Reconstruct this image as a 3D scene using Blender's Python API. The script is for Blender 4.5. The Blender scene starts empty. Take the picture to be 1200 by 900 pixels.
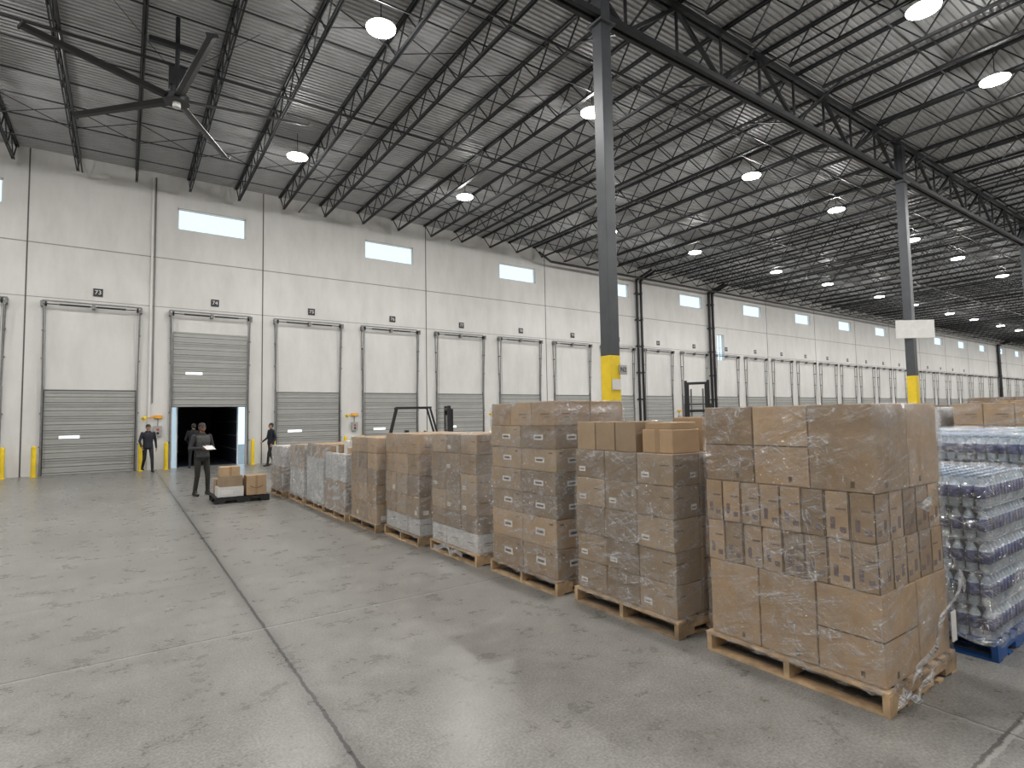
import bpy, math, random
import numpy as np
from mathutils import Vector, Matrix
random.seed(7)
scene=bpy.context.scene
COL=scene.collection
H=1.8; D=26.2; ROOF=11.9

# ---------------------------------------------------------------- camera
F=656.0
xv=Vector((947,-22,-656)).normalized()
yv=Vector((-455,-47,-656)); yv=(yv-yv.dot(xv)*xv).normalized()
zv=xv.cross(yv)
R=Matrix((xv,yv,zv))           # world_from_cam
cd=bpy.data.cameras.new('camera'); cd.sensor_width=36; cd.lens=F/1200*36
cd.clip_end=500
cam=bpy.data.objects.new('camera',cd); COL.objects.link(cam)
cam.matrix_world=Matrix.Translation((0,0,H))@R.to_4x4()
scene.camera=cam

# ---------------------------------------------------------------- materials
def newmat(name):
    m=bpy.data.materials.new(name); m.use_nodes=True
    nt=m.node_tree; b=nt.nodes['Principled BSDF']
    return m,nt,b
def N(nt,t,**k):
    n=nt.nodes.new(t)
    for a,v in k.items():
        setattr(n,a,v)
    return n
def noise(nt,scale,detail=4,rough=.55,stretch=None,rot=None,dist=0):
    tc=N(nt,'ShaderNodeTexCoord'); mp=N(nt,'ShaderNodeMapping')
    nt.links.new(tc.outputs['Object'],mp.inputs['Vector'])
    out=mp.outputs['Vector']
    if rot: mp.inputs['Rotation'].default_value=rot
    if stretch:
        m2=N(nt,'ShaderNodeMapping'); m2.inputs['Scale'].default_value=stretch
        nt.links.new(out,m2.inputs['Vector']); out=m2.outputs['Vector']
    n=N(nt,'ShaderNodeTexNoise'); n.inputs['Scale'].default_value=scale
    n.inputs['Detail'].default_value=detail; n.inputs['Roughness'].default_value=rough; n.inputs['Distortion'].default_value=dist
    nt.links.new(out,n.inputs['Vector'])
    return n
def ramp(nt,src,stops):
    r=N(nt,'ShaderNodeValToRGB'); e=r.color_ramp.elements
    while len(e)<len(stops): e.new(.5)
    for i,(p,c) in enumerate(stops):
        e[i].position=p; e[i].color=(*c,1) if len(c)==3 else c
    nt.links.new(src,r.inputs['Fac']); return r
def simple(name,col,rough=.5,metal=0,var=.12,scale=6,spec=.5,bump=0):
    m,nt,b=newmat(name)
    n=noise(nt,scale,2)
    r=ramp(nt,n.outputs['Fac'],[(.3,tuple(c*(1-var) for c in col)),(.7,tuple(min(1,c*(1+var)) for c in col))])
    nt.links.new(r.outputs['Color'],b.inputs['Base Color'])
    b.inputs['Roughness'].default_value=rough; b.inputs['Metallic'].default_value=metal
    b.inputs['Specular IOR Level'].default_value=spec
    if bump:
        bp=N(nt,'ShaderNodeBump'); bp.inputs['Strength'].default_value=bump; bp.inputs['Distance'].default_value=.01
        nt.links.new(n.outputs['Fac'],bp.inputs['Height']); nt.links.new(bp.outputs['Normal'],b.inputs['Normal'])
    return m
def emis(name,col,s):
    m,nt,b=newmat(name)
    b.inputs['Base Color'].default_value=(*col,1)
    b.inputs['Emission Color'].default_value=(*col,1); b.inputs['Emission Strength'].default_value=s
    try: m.cycles.emission_sampling='NONE'
    except Exception: pass
    return m
def mathn(nt,op,a,b=None,c=None):
    n=N(nt,'ShaderNodeMath'); n.operation=op
    for i,v in enumerate((a,b,c)):
        if v is None: continue
        if isinstance(v,(int,float)): n.inputs[i].default_value=v
        else: nt.links.new(v,n.inputs[i])
    return n.outputs[0]
def mixc(nt,fac,a,b,mode='MIX'):
    n=N(nt,'ShaderNodeMix'); n.data_type='RGBA'; n.blend_type=mode
    if isinstance(fac,(int,float)): n.inputs[0].default_value=fac
    else: nt.links.new(fac,n.inputs[0])
    for i,v in ((6,a),(7,b)):
        if isinstance(v,tuple): n.inputs[i].default_value=(*v,1)
        else: nt.links.new(v,n.inputs[i])
    return n.outputs[2]

def floor_material():
    m,nt,b=newmat('polished_concrete')
    n1=noise(nt,.5,5,.6); n2=noise(nt,3.2,8,.72); n3=noise(nt,60,3,.65)
    r1=ramp(nt,n1.outputs['Fac'],[(.3,(.195,.189,.175)),(.5,(.225,.219,.204)),(.72,(.265,.258,.243))])
    r2=ramp(nt,n2.outputs['Fac'],[(.25,(.68,.67,.65)),(.5,(.98,.98,.98)),(.75,(1.26,1.26,1.26))])
    c=mixc(nt,1,r1.outputs['Color'],r2.outputs['Color'],'MULTIPLY')
    r3=ramp(nt,n3.outputs['Fac'],[(.35,(.68,.68,.68)),(.65,(1.24,1.24,1.24))])
    c=mixc(nt,1,c,r3.outputs['Color'],'MULTIPLY')
    n4=noise(nt,1.3,9,.78,dist=1.0); s=ramp(nt,n4.outputs['Fac'],[(.53,(0,0,0)),(.72,(1,1,1))])
    c=mixc(nt,mathn(nt,'MULTIPLY',s.outputs['Color'],.25),c,(.40,.39,.375))
    n5=noise(nt,.8,8,.75,dist=1.5); s=ramp(nt,n5.outputs['Fac'],[(.54,(0,0,0)),(.75,(1,1,1))])
    c=mixc(nt,mathn(nt,'MULTIPLY',s.outputs['Color'],.5),c,(.11,.10,.085))
    tc=N(nt,'ShaderNodeTexCoord'); sp=N(nt,'ShaderNodeSeparateXYZ'); nt.links.new(tc.outputs['Object'],sp.inputs[0])
    nw=noise(nt,9,4,.7); w=mathn(nt,'MULTIPLY',mathn(nt,'SUBTRACT',nw.outputs['Fac'],.5),.05)
    x=mathn(nt,'ADD',sp.outputs['X'],w); y=mathn(nt,'ADD',sp.outputs['Y'],w)
    def soft(src,p,wd):
        d=mathn(nt,'ABSOLUTE',mathn(nt,'SUBTRACT',src,float(p)))
        return mathn(nt,'SUBTRACT',1,mathn(nt,'MINIMUM',mathn(nt,'DIVIDE',d,wd),1))
    def per(src,p0,period,eps):
        v=mathn(nt,'ADD',mathn(nt,'SUBTRACT',src,float(p0)),period*50.5)
        v=mathn(nt,'MODULO',v,period)
        return mathn(nt,'COMPARE',v,period/2,eps)
    c=mixc(nt,mathn(nt,'MULTIPLY',soft(x,1.05,.13),.5),c,(.08,.076,.07))
    dark=per(x,1.05,7.6,.012)
    c=mixc(nt,mathn(nt,'MULTIPLY',dark,.9),c,(.03,.028,.025))
    lt=mathn(nt,'MAXIMUM',per(y,5.35,4.28,.011),per(x,4.05,7.6,.007))
    c=mixc(nt,mathn(nt,'MULTIPLY',lt,.45),c,(.45,.44,.42))
    lt2=mathn(nt,'MAXIMUM',per(y,5.378,4.28,.010),per(x,4.072,7.6,.006))
    lt2=mathn(nt,'MAXIMUM',lt2,mathn(nt,'COMPARE',y,7.3,.008))
    c=mixc(nt,mathn(nt,'MULTIPLY',lt2,.7),c,(.05,.046,.042))
    nt.links.new(c,b.inputs['Base Color'])
    rr=mathn(nt,'MULTIPLY_ADD',n2.outputs['Fac'],.3,.15); nt.links.new(rr,b.inputs['Roughness'])
    b.inputs['Specular IOR Level'].default_value=.36
    bp=N(nt,'ShaderNodeBump'); bp.inputs['Strength'].default_value=.12; bp.inputs['Distance'].default_value=.004
    nt.links.new(n3.outputs['Fac'],bp.inputs['Height']); nt.links.new(bp.outputs['Normal'],b.inputs['Normal'])
    return m
def wall_material():
    m,nt,b=newmat('painted_tilt_up_concrete')
    n1=noise(nt,.25,4); n2=noise(nt,1.3,6,.7,stretch=(1,1,.3))
    r1=ramp(nt,n1.outputs['Fac'],[(.3,(.60,.595,.575)),(.7,(.67,.665,.645))])
    r2=ramp(nt,n2.outputs['Fac'],[(.3,(.9,.9,.89)),(.6,(1.02,1.02,1.02))])
    c=mixc(nt,1,r1.outputs['Color'],r2.outputs['Color'],'MULTIPLY')
    nt.links.new(c,b.inputs['Base Color']); b.inputs['Roughness'].default_value=.75
    return m
def cardboard(name,base,dark=.64):
    m,nt,b=newmat(name)
    at=N(nt,'ShaderNodeAttribute'); at.attribute_name='tint'
    n1=noise(nt,5,4,.6)
    a=mixc(nt,at.outputs['Fac'],tuple(c*dark for c in base),tuple(min(1,c*1.15) for c in base))
    r=ramp(nt,n1.outputs['Fac'],[(.3,(.85,.85,.85)),(.7,(1.07,1.07,1.07))])
    c=mixc(nt,1,a,r.outputs['Color'],'MULTIPLY')
    nt.links.new(c,b.inputs['Base Color']); b.inputs['Roughness'].default_value=.65
    return m
def film(name,lo,hi,col=(.86,.88,.9),gl=.09,line=.6):
    """clear stretch film: haze patches plus thin stretched wrinkles"""
    m,nt,b=newmat(name)
    b.inputs['Base Color'].default_value=(*col,1); b.inputs['Roughness'].default_value=.16
    b.inputs['Specular IOR Level'].default_value=1
    n=noise(nt,2.2,4,.65,stretch=(1,1,3.0),rot=(.35,.3,0),dist=1.0)
    w1=noise(nt,3.4,3,.6,stretch=(.45,.45,9),rot=(.32,.28,0),dist=.4)
    w2=noise(nt,3.8,3,.6,stretch=(.4,.4,8),rot=(-.55,-.5,0),dist=.4)
    w3=noise(nt,4.5,2,.6,stretch=(2.2,2.2,.35),rot=(.15,-.12,0),dist=.4)
    def ridge(src,c0,wd):
        return ramp(nt,src,[(c0-wd,(0,0,0)),(c0,(1,1,1)),(c0+wd,(0,0,0))]).outputs['Color']
    r1=ridge(w1.outputs['Fac'],.5,.016); r2=ridge(w2.outputs['Fac'],.52,.014); r3=ridge(w3.outputs['Fac'],.55,.010)
    haze=ramp(nt,n.outputs['Fac'],[(.42,(lo,lo,lo)),(.68,(hi,hi,hi))]).outputs['Color']
    mask=ramp(nt,n.outputs['Fac'],[(.38,(.12,)*3),(.56,(1,1,1))]).outputs['Color']
    ln=mathn(nt,'MULTIPLY',mathn(nt,'MULTIPLY',mathn(nt,'MAXIMUM',mathn(nt,'MAXIMUM',r1,r2),r3),line),mask)  # wrinkle lines; their shine is painted as whiter, more opaque streaks
    fac=mathn(nt,'MAXIMUM',haze,ln)
    tr=N(nt,'ShaderNodeBsdfTransparent'); mx=N(nt,'ShaderNodeMixShader')
    nt.links.new(fac,mx.inputs[0]); nt.links.new(tr.outputs[0],mx.inputs[1]); nt.links.new(b.outputs[0],mx.inputs[2])
    hgt=mathn(nt,'ADD',mathn(nt,'ADD',w1.outputs['Fac'],w2.outputs['Fac']),mathn(nt,'ADD',n.outputs['Fac'],w3.outputs['Fac']))
    bp=N(nt,'ShaderNodeBump'); bp.inputs['Strength'].default_value=1; bp.inputs['Distance'].default_value=.08
    nt.links.new(hgt,bp.inputs['Height']); nt.links.new(bp.outputs['Normal'],b.inputs['Normal'])
    g=N(nt,'ShaderNodeBsdfGlossy'); g.inputs['Roughness'].default_value=.09; nt.links.new(bp.outputs['Normal'],g.inputs['Normal'])
    mx2=N(nt,'ShaderNodeMixShader'); mx2.inputs[0].default_value=gl
    nt.links.new(mx.outputs[0],mx2.inputs[1]); nt.links.new(g.outputs[0],mx2.inputs[2])
    nt.links.new(mx2.outputs[0],nt.nodes['Material Output'].inputs['Surface'])
    return m

M={}
M['floor']=floor_material(); M['wall']=wall_material()
M['deck']=simple('galvanised_roof_deck',(.37,.375,.38),.5,.0,.08,2)
M['steel']=simple('painted_joist_steel',(.017,.018,.020),.55,.1,.2,5)
M['column']=simple('column_grey_paint',(.062,.067,.074),.45,.2,.1,3)
M['yellow']=simple('safety_yellow_paint',(.78,.56,.02),.45,0,.08,4)
M['black']=simple('black_plastic',(.013,.013,.015),.45,0,.2,6)
M['blackmetal']=simple('black_iron_pipe',(.018,.016,.018),.4,.4,.2,6)
M['rail']=simple('galvanised_track',(.20,.20,.195),.45,.4,.15,6)
M['door']=simple('door_panel_grey',(.36,.365,.345),.5,.1,.05,3)
M['doordark']=simple('door_seam',(.11,.11,.105),.6,.1,.1,5)
M['lite_glow']=emis('door_lite_daylight_glow',(.85,.93,1),1.6)  # door panes made to glow in place of daylight from outside
M['joint']=simple('panel_joint_sealant',(.10,.098,.09),.8,0,.1,6)
M['joint2']=simple('panel_reveal',(.26,.255,.235),.8,0,.1,6)
M['white']=simple('white_plastic',(.75,.75,.73),.5,0,.05,6)
M['greybox']=simple('grey_enclosure',(.35,.35,.34),.5,0,.05,6)
M['paper']=simple('white_label',(.66,.65,.63),.6,0,.05,20)
M['lamp']=emis('led_lens',(1,.97,.92),24)
M['orange']=simple('orange_paint',(.75,.36,.03),.5,0,.1,6)
M['red']=simple('red_paint',(.5,.03,.02),.35,0,.1,6)
M['wood']=simple('pallet_wood',(.46,.32,.185),.75,0,.3,9,bump=.4)
M['wood_dark']=simple('pallet_wood_weathered',(.29,.205,.125),.8,0,.35,9,bump=.4)
M['bluewood']=simple('blue_pallet',(.01,.07,.24),.6,0,.25,9)
M['blackpal']=simple('black_plastic_pallet',(.012,.012,.013),.55,0,.2,9)
M['card']=cardboard('cardboard_brown',(.385,.265,.155))
M['card2']=cardboard('cardboard_grey_brown',(.335,.245,.157))
M['cardw']=cardboard('cardboard_white',(.60,.59,.57),.8)
M['tape']=simple('packing_tape',(.34,.23,.13),.22,0,.06,10)
M['ink']=simple('printed_ink',(.13,.09,.06),.6,0,.2,20)
M['inkp']=simple('purple_print',(.15,.105,.10),.6,0,.2,20)
M['slit']=simple('carton_gap',(.06,.04,.022),.9,0,.2,10)
M['film']=film('stretch_film',.012,.24,line=.75)
M['film_heavy']=film('stretch_film_heavy',.2,.72,line=.85)
M['film_band']=film('stretch_film_tail',.4,.85)
M['film_clear']=film('shrink_film_clear',.03,.32,gl=.14,line=.8)
M['bottle']=simple('water_bottle_plastic',(.42,.50,.58),.12,0,.2,15,spec=.8)
M['cap']=simple('bottle_cap',(.38,.48,.62),.4,0,.1,9)
M['label']=simple('bottle_label',(.04,.055,.17),.35,0,.6,14)
M['tray']=simple('case_tray',(.32,.34,.38),.5,0,.3,9)
M['tire']=simple('rubber',(.02,.02,.02),.8,0,.1,9)
M['trailer_out']=simple('trailer_white',(.8,.8,.8),.5,0,.05,3)
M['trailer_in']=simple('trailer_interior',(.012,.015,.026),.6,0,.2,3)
M['asphalt']=simple('asphalt',(.25,.25,.25),.9,0,.2,5)
m,nt,b=newmat('window_glass'); b.inputs['Base Color'].default_value=(.9,.95,1,1)
tr=N(nt,'ShaderNodeBsdfTransparent'); mx=N(nt,'ShaderNodeMixShader'); mx.inputs[0].default_value=.04
b.inputs['Roughness'].default_value=.05
nt.links.new(tr.outputs[0],mx.inputs[1]); nt.links.new(b.outputs[0],mx.inputs[2]); nt.links.new(mx.outputs[0],nt.nodes['Material Output'].inputs['Surface'])
M['glass']=m

# ---------------------------------------------------------------- mesh builder
class MB:
    def __init__(s): s.v=[];s.f=[];s.m=[];s.t=[];s.mats=[]
    def mi(s,k):
        if k not in s.mats: s.mats.append(k)
        return s.mats.index(k)
    def add(s,vs,fs,mat,tint=.5,M4=None):
        o=len(s.v)
        if M4 is not None: vs=[tuple(M4@Vector(p)) for p in vs]
        s.v.extend(vs); k=s.mi(mat)
        for f in fs: s.f.append(tuple(i+o for i in f)); s.m.append(k); s.t.append(tint)
    def box(s,x0,x1,y0,y1,z0,z1,mat,tint=.5,M4=None):
        vs=[(x0,y0,z0),(x1,y0,z0),(x1,y1,z0),(x0,y1,z0),(x0,y0,z1),(x1,y0,z1),(x1,y1,z1),(x0,y1,z1)]
        fs=[(0,3,2,1),(4,5,6,7),(0,1,5,4),(1,2,6,5),(2,3,7,6),(3,0,4,7)]
        s.add(vs,fs,mat,tint,M4)
    def bar(s,p0,p1,w,mat,h=None,M4=None):
        p0=Vector(p0);p1=Vector(p1); d=(p1-p0).normalized()
        up=Vector((0,0,1)) if abs(d.z)<.95 else Vector((1,0,0))
        a=d.cross(up).normalized(); c=a.cross(d)
        h=h or w; a=a*w/2; c=c*h/2
        vs=[tuple(p+sx*a+sz*c) for p in (p0,p1) for sx,sz in((-1,-1),(1,-1),(1,1),(-1,1))]
        s.add(vs,[(0,1,2,3),(7,6,5,4),(0,4,5,1),(1,5,6,2),(2,6,7,3),(3,7,4,0)],mat,.5,M4)
    def cyl(s,p0,p1,r0,mat,r1=None,n=12,M4=None,caps=True):
        r1=r0 if r1 is None else r1
        p0=Vector(p0);p1=Vector(p1); d=(p1-p0).normalized()
        up=Vector((0,0,1)) if abs(d.z)<.95 else Vector((1,0,0))
        a=d.cross(up).normalized(); c=a.cross(d)
        vs=[]
        for p,r in((p0,r0),(p1,r1)):
            for i in range(n):
                t=2*math.pi*i/n; vs.append(tuple(p+a*math.cos(t)*r+c*math.sin(t)*r))
        fs=[(i,i+n,(i+1)%n+n,(i+1)%n) for i in range(n)]
        if caps: fs+= [tuple(range(n)),tuple(range(2*n-1,n-1,-1))]
        s.add(vs,fs,mat,.5,M4)
    def lathe(s,c,prof,mats,n=8):
        vs=[];o=len(s.v)
        for r,z in prof:
            for i in range(n):
                t=2*math.pi*i/n; vs.append((c[0]+r*math.cos(t),c[1]+r*math.sin(t),c[2]+z))
        s.v.extend(vs)
        for j in range(len(prof)-1):
            k=s.mi(mats[j])
            for i in range(n):
                s.f.append((o+j*n+i,o+j*n+(i+1)%n,o+(j+1)*n+(i+1)%n,o+(j+1)*n+i)); s.m.append(k); s.t.append(.5)
        s.f.append(tuple(o+(len(prof)-1)*n+i for i in range(n))); s.m.append(s.mi(mats[-1])); s.t.append(.5)
    def mesh(s,name,smooth=False):
        me=bpy.data.meshes.new(name); me.from_pydata(s.v,[],s.f)
        for k in s.mats: me.materials.append(M[k])
        me.polygons.foreach_set('material_index',s.m)
        at=me.attributes.new('tint','FLOAT','FACE'); at.data.foreach_set('value',s.t)
        if smooth: me.polygons.foreach_set('use_smooth',[True]*len(s.f))
        me.update(); return me
    def obj(s,name,parent=None,loc=None,smooth=False,bevel=0):
        o=bpy.data.objects.new(name,s.mesh(name,smooth)); COL.objects.link(o)
        if parent: o.parent=parent
        if loc: o.location=loc
        if bevel:
            b=o.modifiers.new('bevel','BEVEL'); b.width=bevel; b.segments=2; b.limit_method='ANGLE'
        return o
def empty(name,loc=(0,0,0),rz=0):
    e=bpy.data.objects.new(name,None); COL.objects.link(e); e.location=loc; e.rotation_euler=(0,0,rz); e.empty_display_size=.3
    return e

# ---------------------------------------------------------------- room shell
X0,X1,Y0=-16,135,-22
b=MB(); b.box(X0,X1,Y0,D+.25,-.3,0,'floor'); b.obj('floor')
TOP=ROOF+.35
DP=3.95; DX0=-1.0
WX=[2.95+7.9*n for n in range(-1,17)]
WZ0,WZ1=9.72,10.62
b=MB()
y0,y1=D,D+.25
b.box(X0,1.6,y0,y1,0,3.05,'wall'); b.box(4.3,X1,y0,y1,0,3.05,'wall')
b.box(X0,X1,y0,y1,3.05,5.9,'wall')
b.box(X0,37.5,y0,y1,5.9,7.9,'wall'); b.box(38.4,X1,y0,y1,5.9,7.9,'wall')
b.box(X0,X1,y0,y1,7.9,WZ0,'wall')
xs=X0
for w in WX:
    b.box(xs,w-1.28,y0,y1,WZ0,WZ1,'wall'); xs=w+1.28
b.box(xs,X1,y0,y1,WZ0,WZ1,'wall')
b.box(X0,X1,y0,y1,WZ1,TOP,'wall')
b.obj('wall_back')
b=MB(); b.box(X0-.25,X0,Y0,D+.25,0,TOP,'wall'); b.obj('wall_left')
b=MB(); b.box(X1,X1+.25,Y0,D+.25,0,TOP,'wall'); b.obj('wall_right')
b=MB(); b.box(X0,X1,Y0-.25,Y0,0,TOP,'wall'); b.obj('wall_front')
b=MB()
k=-2
while -2.97+7.9*k<X1:
    x=-2.97+7.9*k
    if x>X0: b.box(x-.022,x+.022,D-.006,D+.002,0,ROOF,'joint')
    k+=1
b.obj('trim_1')
b=MB(); b.box(X0,X1,D-.004,D+.002,8.43,8.47,'joint2'); b.box(X0,X1,D-.004,D+.002,6.45,6.475,'joint2'); b.obj('trim_2')
for i,w in enumerate(WX):
    b=MB()
    b.box(w-1.28,w+1.28,D+.12,D+.135,WZ0,WZ1,'glass')
    for (a,c,e,f) in ((w-1.28,w+1.28,WZ0,WZ0+.05),(w-1.28,w+1.28,WZ1-.05,WZ1),(w-1.28,w-1.23,WZ0,WZ1),(w+1.23,w+1.28,WZ0,WZ1)):
        b.box(a,c,D+.09,D+.16,e,f,'white')
    b.obj('window_%d'%(i+1))
b=MB(); b.box(37.5,38.4,D+.12,D+.135,5.9,7.9,'glass'); b.box(37.93,37.97,D+.09,D+.16,5.9,7.9,'white'); b.box(37.5,38.4,D+.09,D+.16,6.88,6.92,'white'); b.obj('window_%d'%(len(WX)+1))

b=MB(); vs=[];p=.155; y=Y0
prof=[]
while y<D+.25:
    prof+=[(y,ROOF),(y+.07,ROOF),(y+.09,ROOF+.045),(y+.135,ROOF+.045)]; y+=p
for (yy,zz) in prof: vs+= [(X0,yy,zz),(X1,yy,zz)]
fs=[(2*i,2*i+1,2*i+3,2*i+2) for i in range(len(prof)-1)]
b.add(vs,fs,'deck'); b.box(X0,X1,Y0,D+.25,TOP,TOP+.1,'deck'); b.obj('ceiling')

# ---------------------------------------------------------------- roof structure
JS=1.786; JX0=-1.54-JS*8; NJ=82
def joist(ya,yb,name):
    b=MB(); zt=ROOF-.05; zb=ROOF-.80
    for dx in(-.035,.035): b.box(dx-.018,dx+.018,ya,yb,zt-.04,zt+.04,'steel')
    for dx in(-.03,.03): b.box(dx-.015,dx+.015,ya+.75,yb-.75,zb-.035,zb+.035,'steel')
    n=max(4,int(round((yb-ya-1.5)/1.2))); st=(yb-ya-1.5)/n
    b.bar((0,ya+.1,zt),(0,ya+.78,zb),.035,'steel'); b.bar((0,yb-.1,zt),(0,yb-.78,zb),.035,'steel')
    for i in range(n):
        a=ya+.75+i*st
        b.bar((0,a,zb),(0,a+st/2,zt),.032,'steel'); b.bar((0,a+st/2,zt),(0,a+st,zb),.032,'steel')
    o=b.obj(name,loc=(JX0,0,0))
    ar=o.modifiers.new('array','ARRAY'); ar.count=NJ; ar.use_relative_offset=False; ar.use_constant_offset=True
    ar.constant_offset_displace=(JS,0,0)
    return o
CY=[8.45,-6.8,-21.9]
joist(CY[0]+.1,D-.05,'roof_joists'); joist(CY[1]+.1,CY[0]-.1,'roof_joists'); joist(CY[2]+.1,CY[1]-.1,'roof_joists')
b=MB()
def bridging(ya,yb,nb):
    for i in range(1,nb+1):
        y=ya+(yb-ya)*i/(nb+1)
        for z in(ROOF-.1,ROOF-.79): b.bar((X0+.3,y,z),(X1-.3,y,z),.03,'steel')
bridging(CY[0],D,5); bridging(CY[1],CY[0],4)
for i in range(NJ-1):
    x=JX0+JS*i
    for y in (12.9,21.9,3.3):
        b.bar((x,y,ROOF-.1),(x+JS,y,ROOF-.78),.02,'steel'); b.bar((x,y,ROOF-.78),(x+JS,y,ROOF-.1),.02,'steel')
b.obj('joist_bridging')
for gy in CY[:2]:
    b=MB(); zt,zb=ROOF-.15,10.45
    for dy in(-.09,.09):
        b.box(X0,X1,gy+dy-.05,gy+dy+.05,zt-.07,zt+.07,'steel'); b.box(X0,X1,gy+dy-.05,gy+dy+.05,zb-.07,zb+.07,'steel')
    x=JX0
    while x+2*JS<X1:
        b.bar((x,gy,zb),(x+JS,gy,zt),.09,'steel'); b.bar((x+JS,gy,zt),(x+2*JS,gy,zb),.09,'steel')
        b.bar((x+JS,gy,zb),(x+JS,gy,zt),.055,'steel'); b.bar((x,gy,zb),(x,gy,zt),.055,'steel')
        b.bar((x,gy,zb),(x,gy+1.5,ROOF-.8),.04,'steel'); b.bar((x,gy,zb),(x,gy-1.5,ROOF-.8),.04,'steel')
        x+=2*JS
    b.obj('roof_girder')
CX=[8.4+15.35*k for k in range(-1,8)]
for gy in CY[:2]:
    for x in CX:
        e=empty('steel_column',(x,gy,0))
        b=MB(); w=.14
        b.box(-w,w,-w,w,3.05,ROOF-.2,'column'); b.box(-w-.004,w+.004,-w-.004,w+.004,.03,3.05,'yellow')
        b.box(-.25,.25,-.25,.25,0,.03,'column')
        b.box(-.22,.22,-.22,.22,10.25,10.3,'column'); b.obj('shaft',e,bevel=.01)

# ---------------------------------------------------------------- lights
b=MB()
b.cyl((0,0,.03),(0,0,.10),.35,'white',.24,n=24); b.cyl((0,0,.10),(0,0,.22),.14,'greybox',.10,n=16)
b.cyl((0,0,.0),(0,0,.035),.33,'lamp',n=24); b.cyl((0,0,.22),(0,0,.85),.012,'steel',n=6)
lm=b.mesh('high_bay_light')
ld=bpy.data.lights.new('high_bay_glow','POINT'); ld.energy=175; ld.shadow_soft_size=.15; ld.color=(1,.98,.955)
la=bpy.data.lights.new('high_bay_beam','AREA'); la.shape='DISK'; la.size=.5; la.energy=215; la.color=(1,.98,.955)
for ri,y in enumerate((19.75,12.05,4.65,-4,-13)):  # last two rows are out of view, added for bounce light
    for k in range(-1,9):
        for j,xx in enumerate((4.8+15.05*k,11.5+15.05*k)):
            x=xx+(3.4 if (ri==2 and j) else 0)
            if x<X0+.5 or x>X1-1: continue
            if ri>=3 and x>80: continue
            o=bpy.data.objects.new('high_bay_light',lm); COL.objects.link(o); o.location=(x,y,10.95)
            l=bpy.data.objects.new('lamp_beam',la); COL.objects.link(l); l.parent=o; l.location=(0,0,-.012)
            if ri<4:
                l=bpy.data.objects.new('lamp_glow',ld); COL.objects.link(l); l.parent=o; l.location=(0,0,-.2)
w=bpy.data.worlds.new('sky'); scene.world=w; w.use_nodes=True
bg=w.node_tree.nodes['Background']; bg.inputs[0].default_value=(.64,.85,1,1); bg.inputs[1].default_value=1.5

# ---------------------------------------------------------------- dock doors
def door_mesh(name,lift):
    b=MB(); W=1.36
    ns=6; hs=3.05/ns
    for i in range(ns):
        z0=i*hs+lift; z1=z0+hs
        b.box(-W,W,-.07,-.02,z0+.012,z1-.012,'door')
        b.box(-W,W,-.06,-.03,z0-.012,z0+.012,'doordark')
        b.box(-W,W,-.10,-.07,z0+.01,z0+.065,'door'); b.box(-W,W,-.10,-.07,z1-.065,z1-.01,'door')
        b.box(-W,W,-.085,-.07,z0+hs/2-.06,z0+hs/2+.02,'door')
        b.box(-W,W,-.074,-.069,z0+.068,z0+.098,'doordark'); b.box(-W,W,-.074,-.069,z0+hs/2+.022,z0+hs/2+.05,'doordark')
    z=2.5*hs+lift
    b.box(-.92,-.3,-.105,-.07,z+.03,z+.15,'white'); b.box(-.90,-.33,-.11,-.1,z+.05,z+.13,'lite_glow')
    for s in(-1,1):
        b.box(s*1.42-.03,s*1.42+.03,-.12,-.0,0,3.2,'rail')
        b.bar((s*1.42,-.1,3.2),(s*1.44,-.24,6.2),.035,'rail',.05)
        b.bar((s*1.42,-.03,3.2),(s*1.47,-.02,6.2),.03,'rail')
        b.bar((s*1.30,-.13,.3 if lift==0 else lift),(s*1.38,-.22,6.2),.012,'rail')
        b.box(s*1.5-.03,s*1.5+.03,-.28,0,6.1,6.3,'rail')
        b.cyl((s*1.38-.03,-.2,6.2),(s*1.38+.03,-.2,6.2),.09,'steel')
        for zz in(1,2.2,4.2,5.2): b.box(s*1.45-.03,s*1.45+.04,-.12-(zz>3)*(zz-3)*.04,0,zz,zz+.05,'rail')
    b.cyl((-1.52,-.2,6.2),(1.52,-.2,6.2),.02,'steel')
    b.cyl((-1.0,-.2,6.2),(-.1,-.2,6.2),.035,'steel'); b.cyl((.1,-.2,6.2),(1.0,-.2,6.2),.035,'steel')
    b.box(-.05,.05,-.24,0,6.12,6.28,'rail')
    b.box(-1.5,1.5,-.03,0,6.33,6.37,'rail')
    if lift==0: b.box(-1.385,1.385,-.02,-.0,0,3.1,'doordark')
    return b.mesh(name)
dm=door_mesh('dock_door_closed',0); dmo=door_mesh('dock_door_raised',2.45)
for k in range(-1,33):
    x=DX0+DP*k
    if x>X1-2: break
    o=bpy.data.objects.new('door_%d'%(k+2),dmo if k==1 else dm); COL.objects.link(o); o.location=(x,D-.002,0)
def text_child(txt,size,parent,loc,rot,mat):
    c=bpy.data.curves.new('digits','FONT'); c.body=txt; c.size=size; c.align_x='CENTER'; c.align_y='CENTER'; c.extrude=.003
    c.materials.append(mat)
    o=bpy.data.objects.new('digits',c); COL.objects.link(o); o.parent=parent; o.location=loc; o.rotation_euler=rot
for k in range(0,24):
    x=DX0+DP*k+.12
    e=empty('dock_number_sign',(x,D-.03,6.8)); b=MB(); b.box(-.15,.15,-.0,.03,-.15,.15,'black'); b.obj('plate',e)
    text_child(str(73+k),.22,e,(0,-.006,0),(math.pi/2,0,0),M['paper'])
bm=MB(); bm.cyl((0,0,0),(0,0,1.02),.075,'yellow',n=16); bm.cyl((0,0,1.02),(0,0,1.08),.075,'yellow',.04,n=16); bm.cyl((0,0,0),(0,0,.02),.12,'yellow',n=16)
bmm=bm.mesh('bollard')
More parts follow.
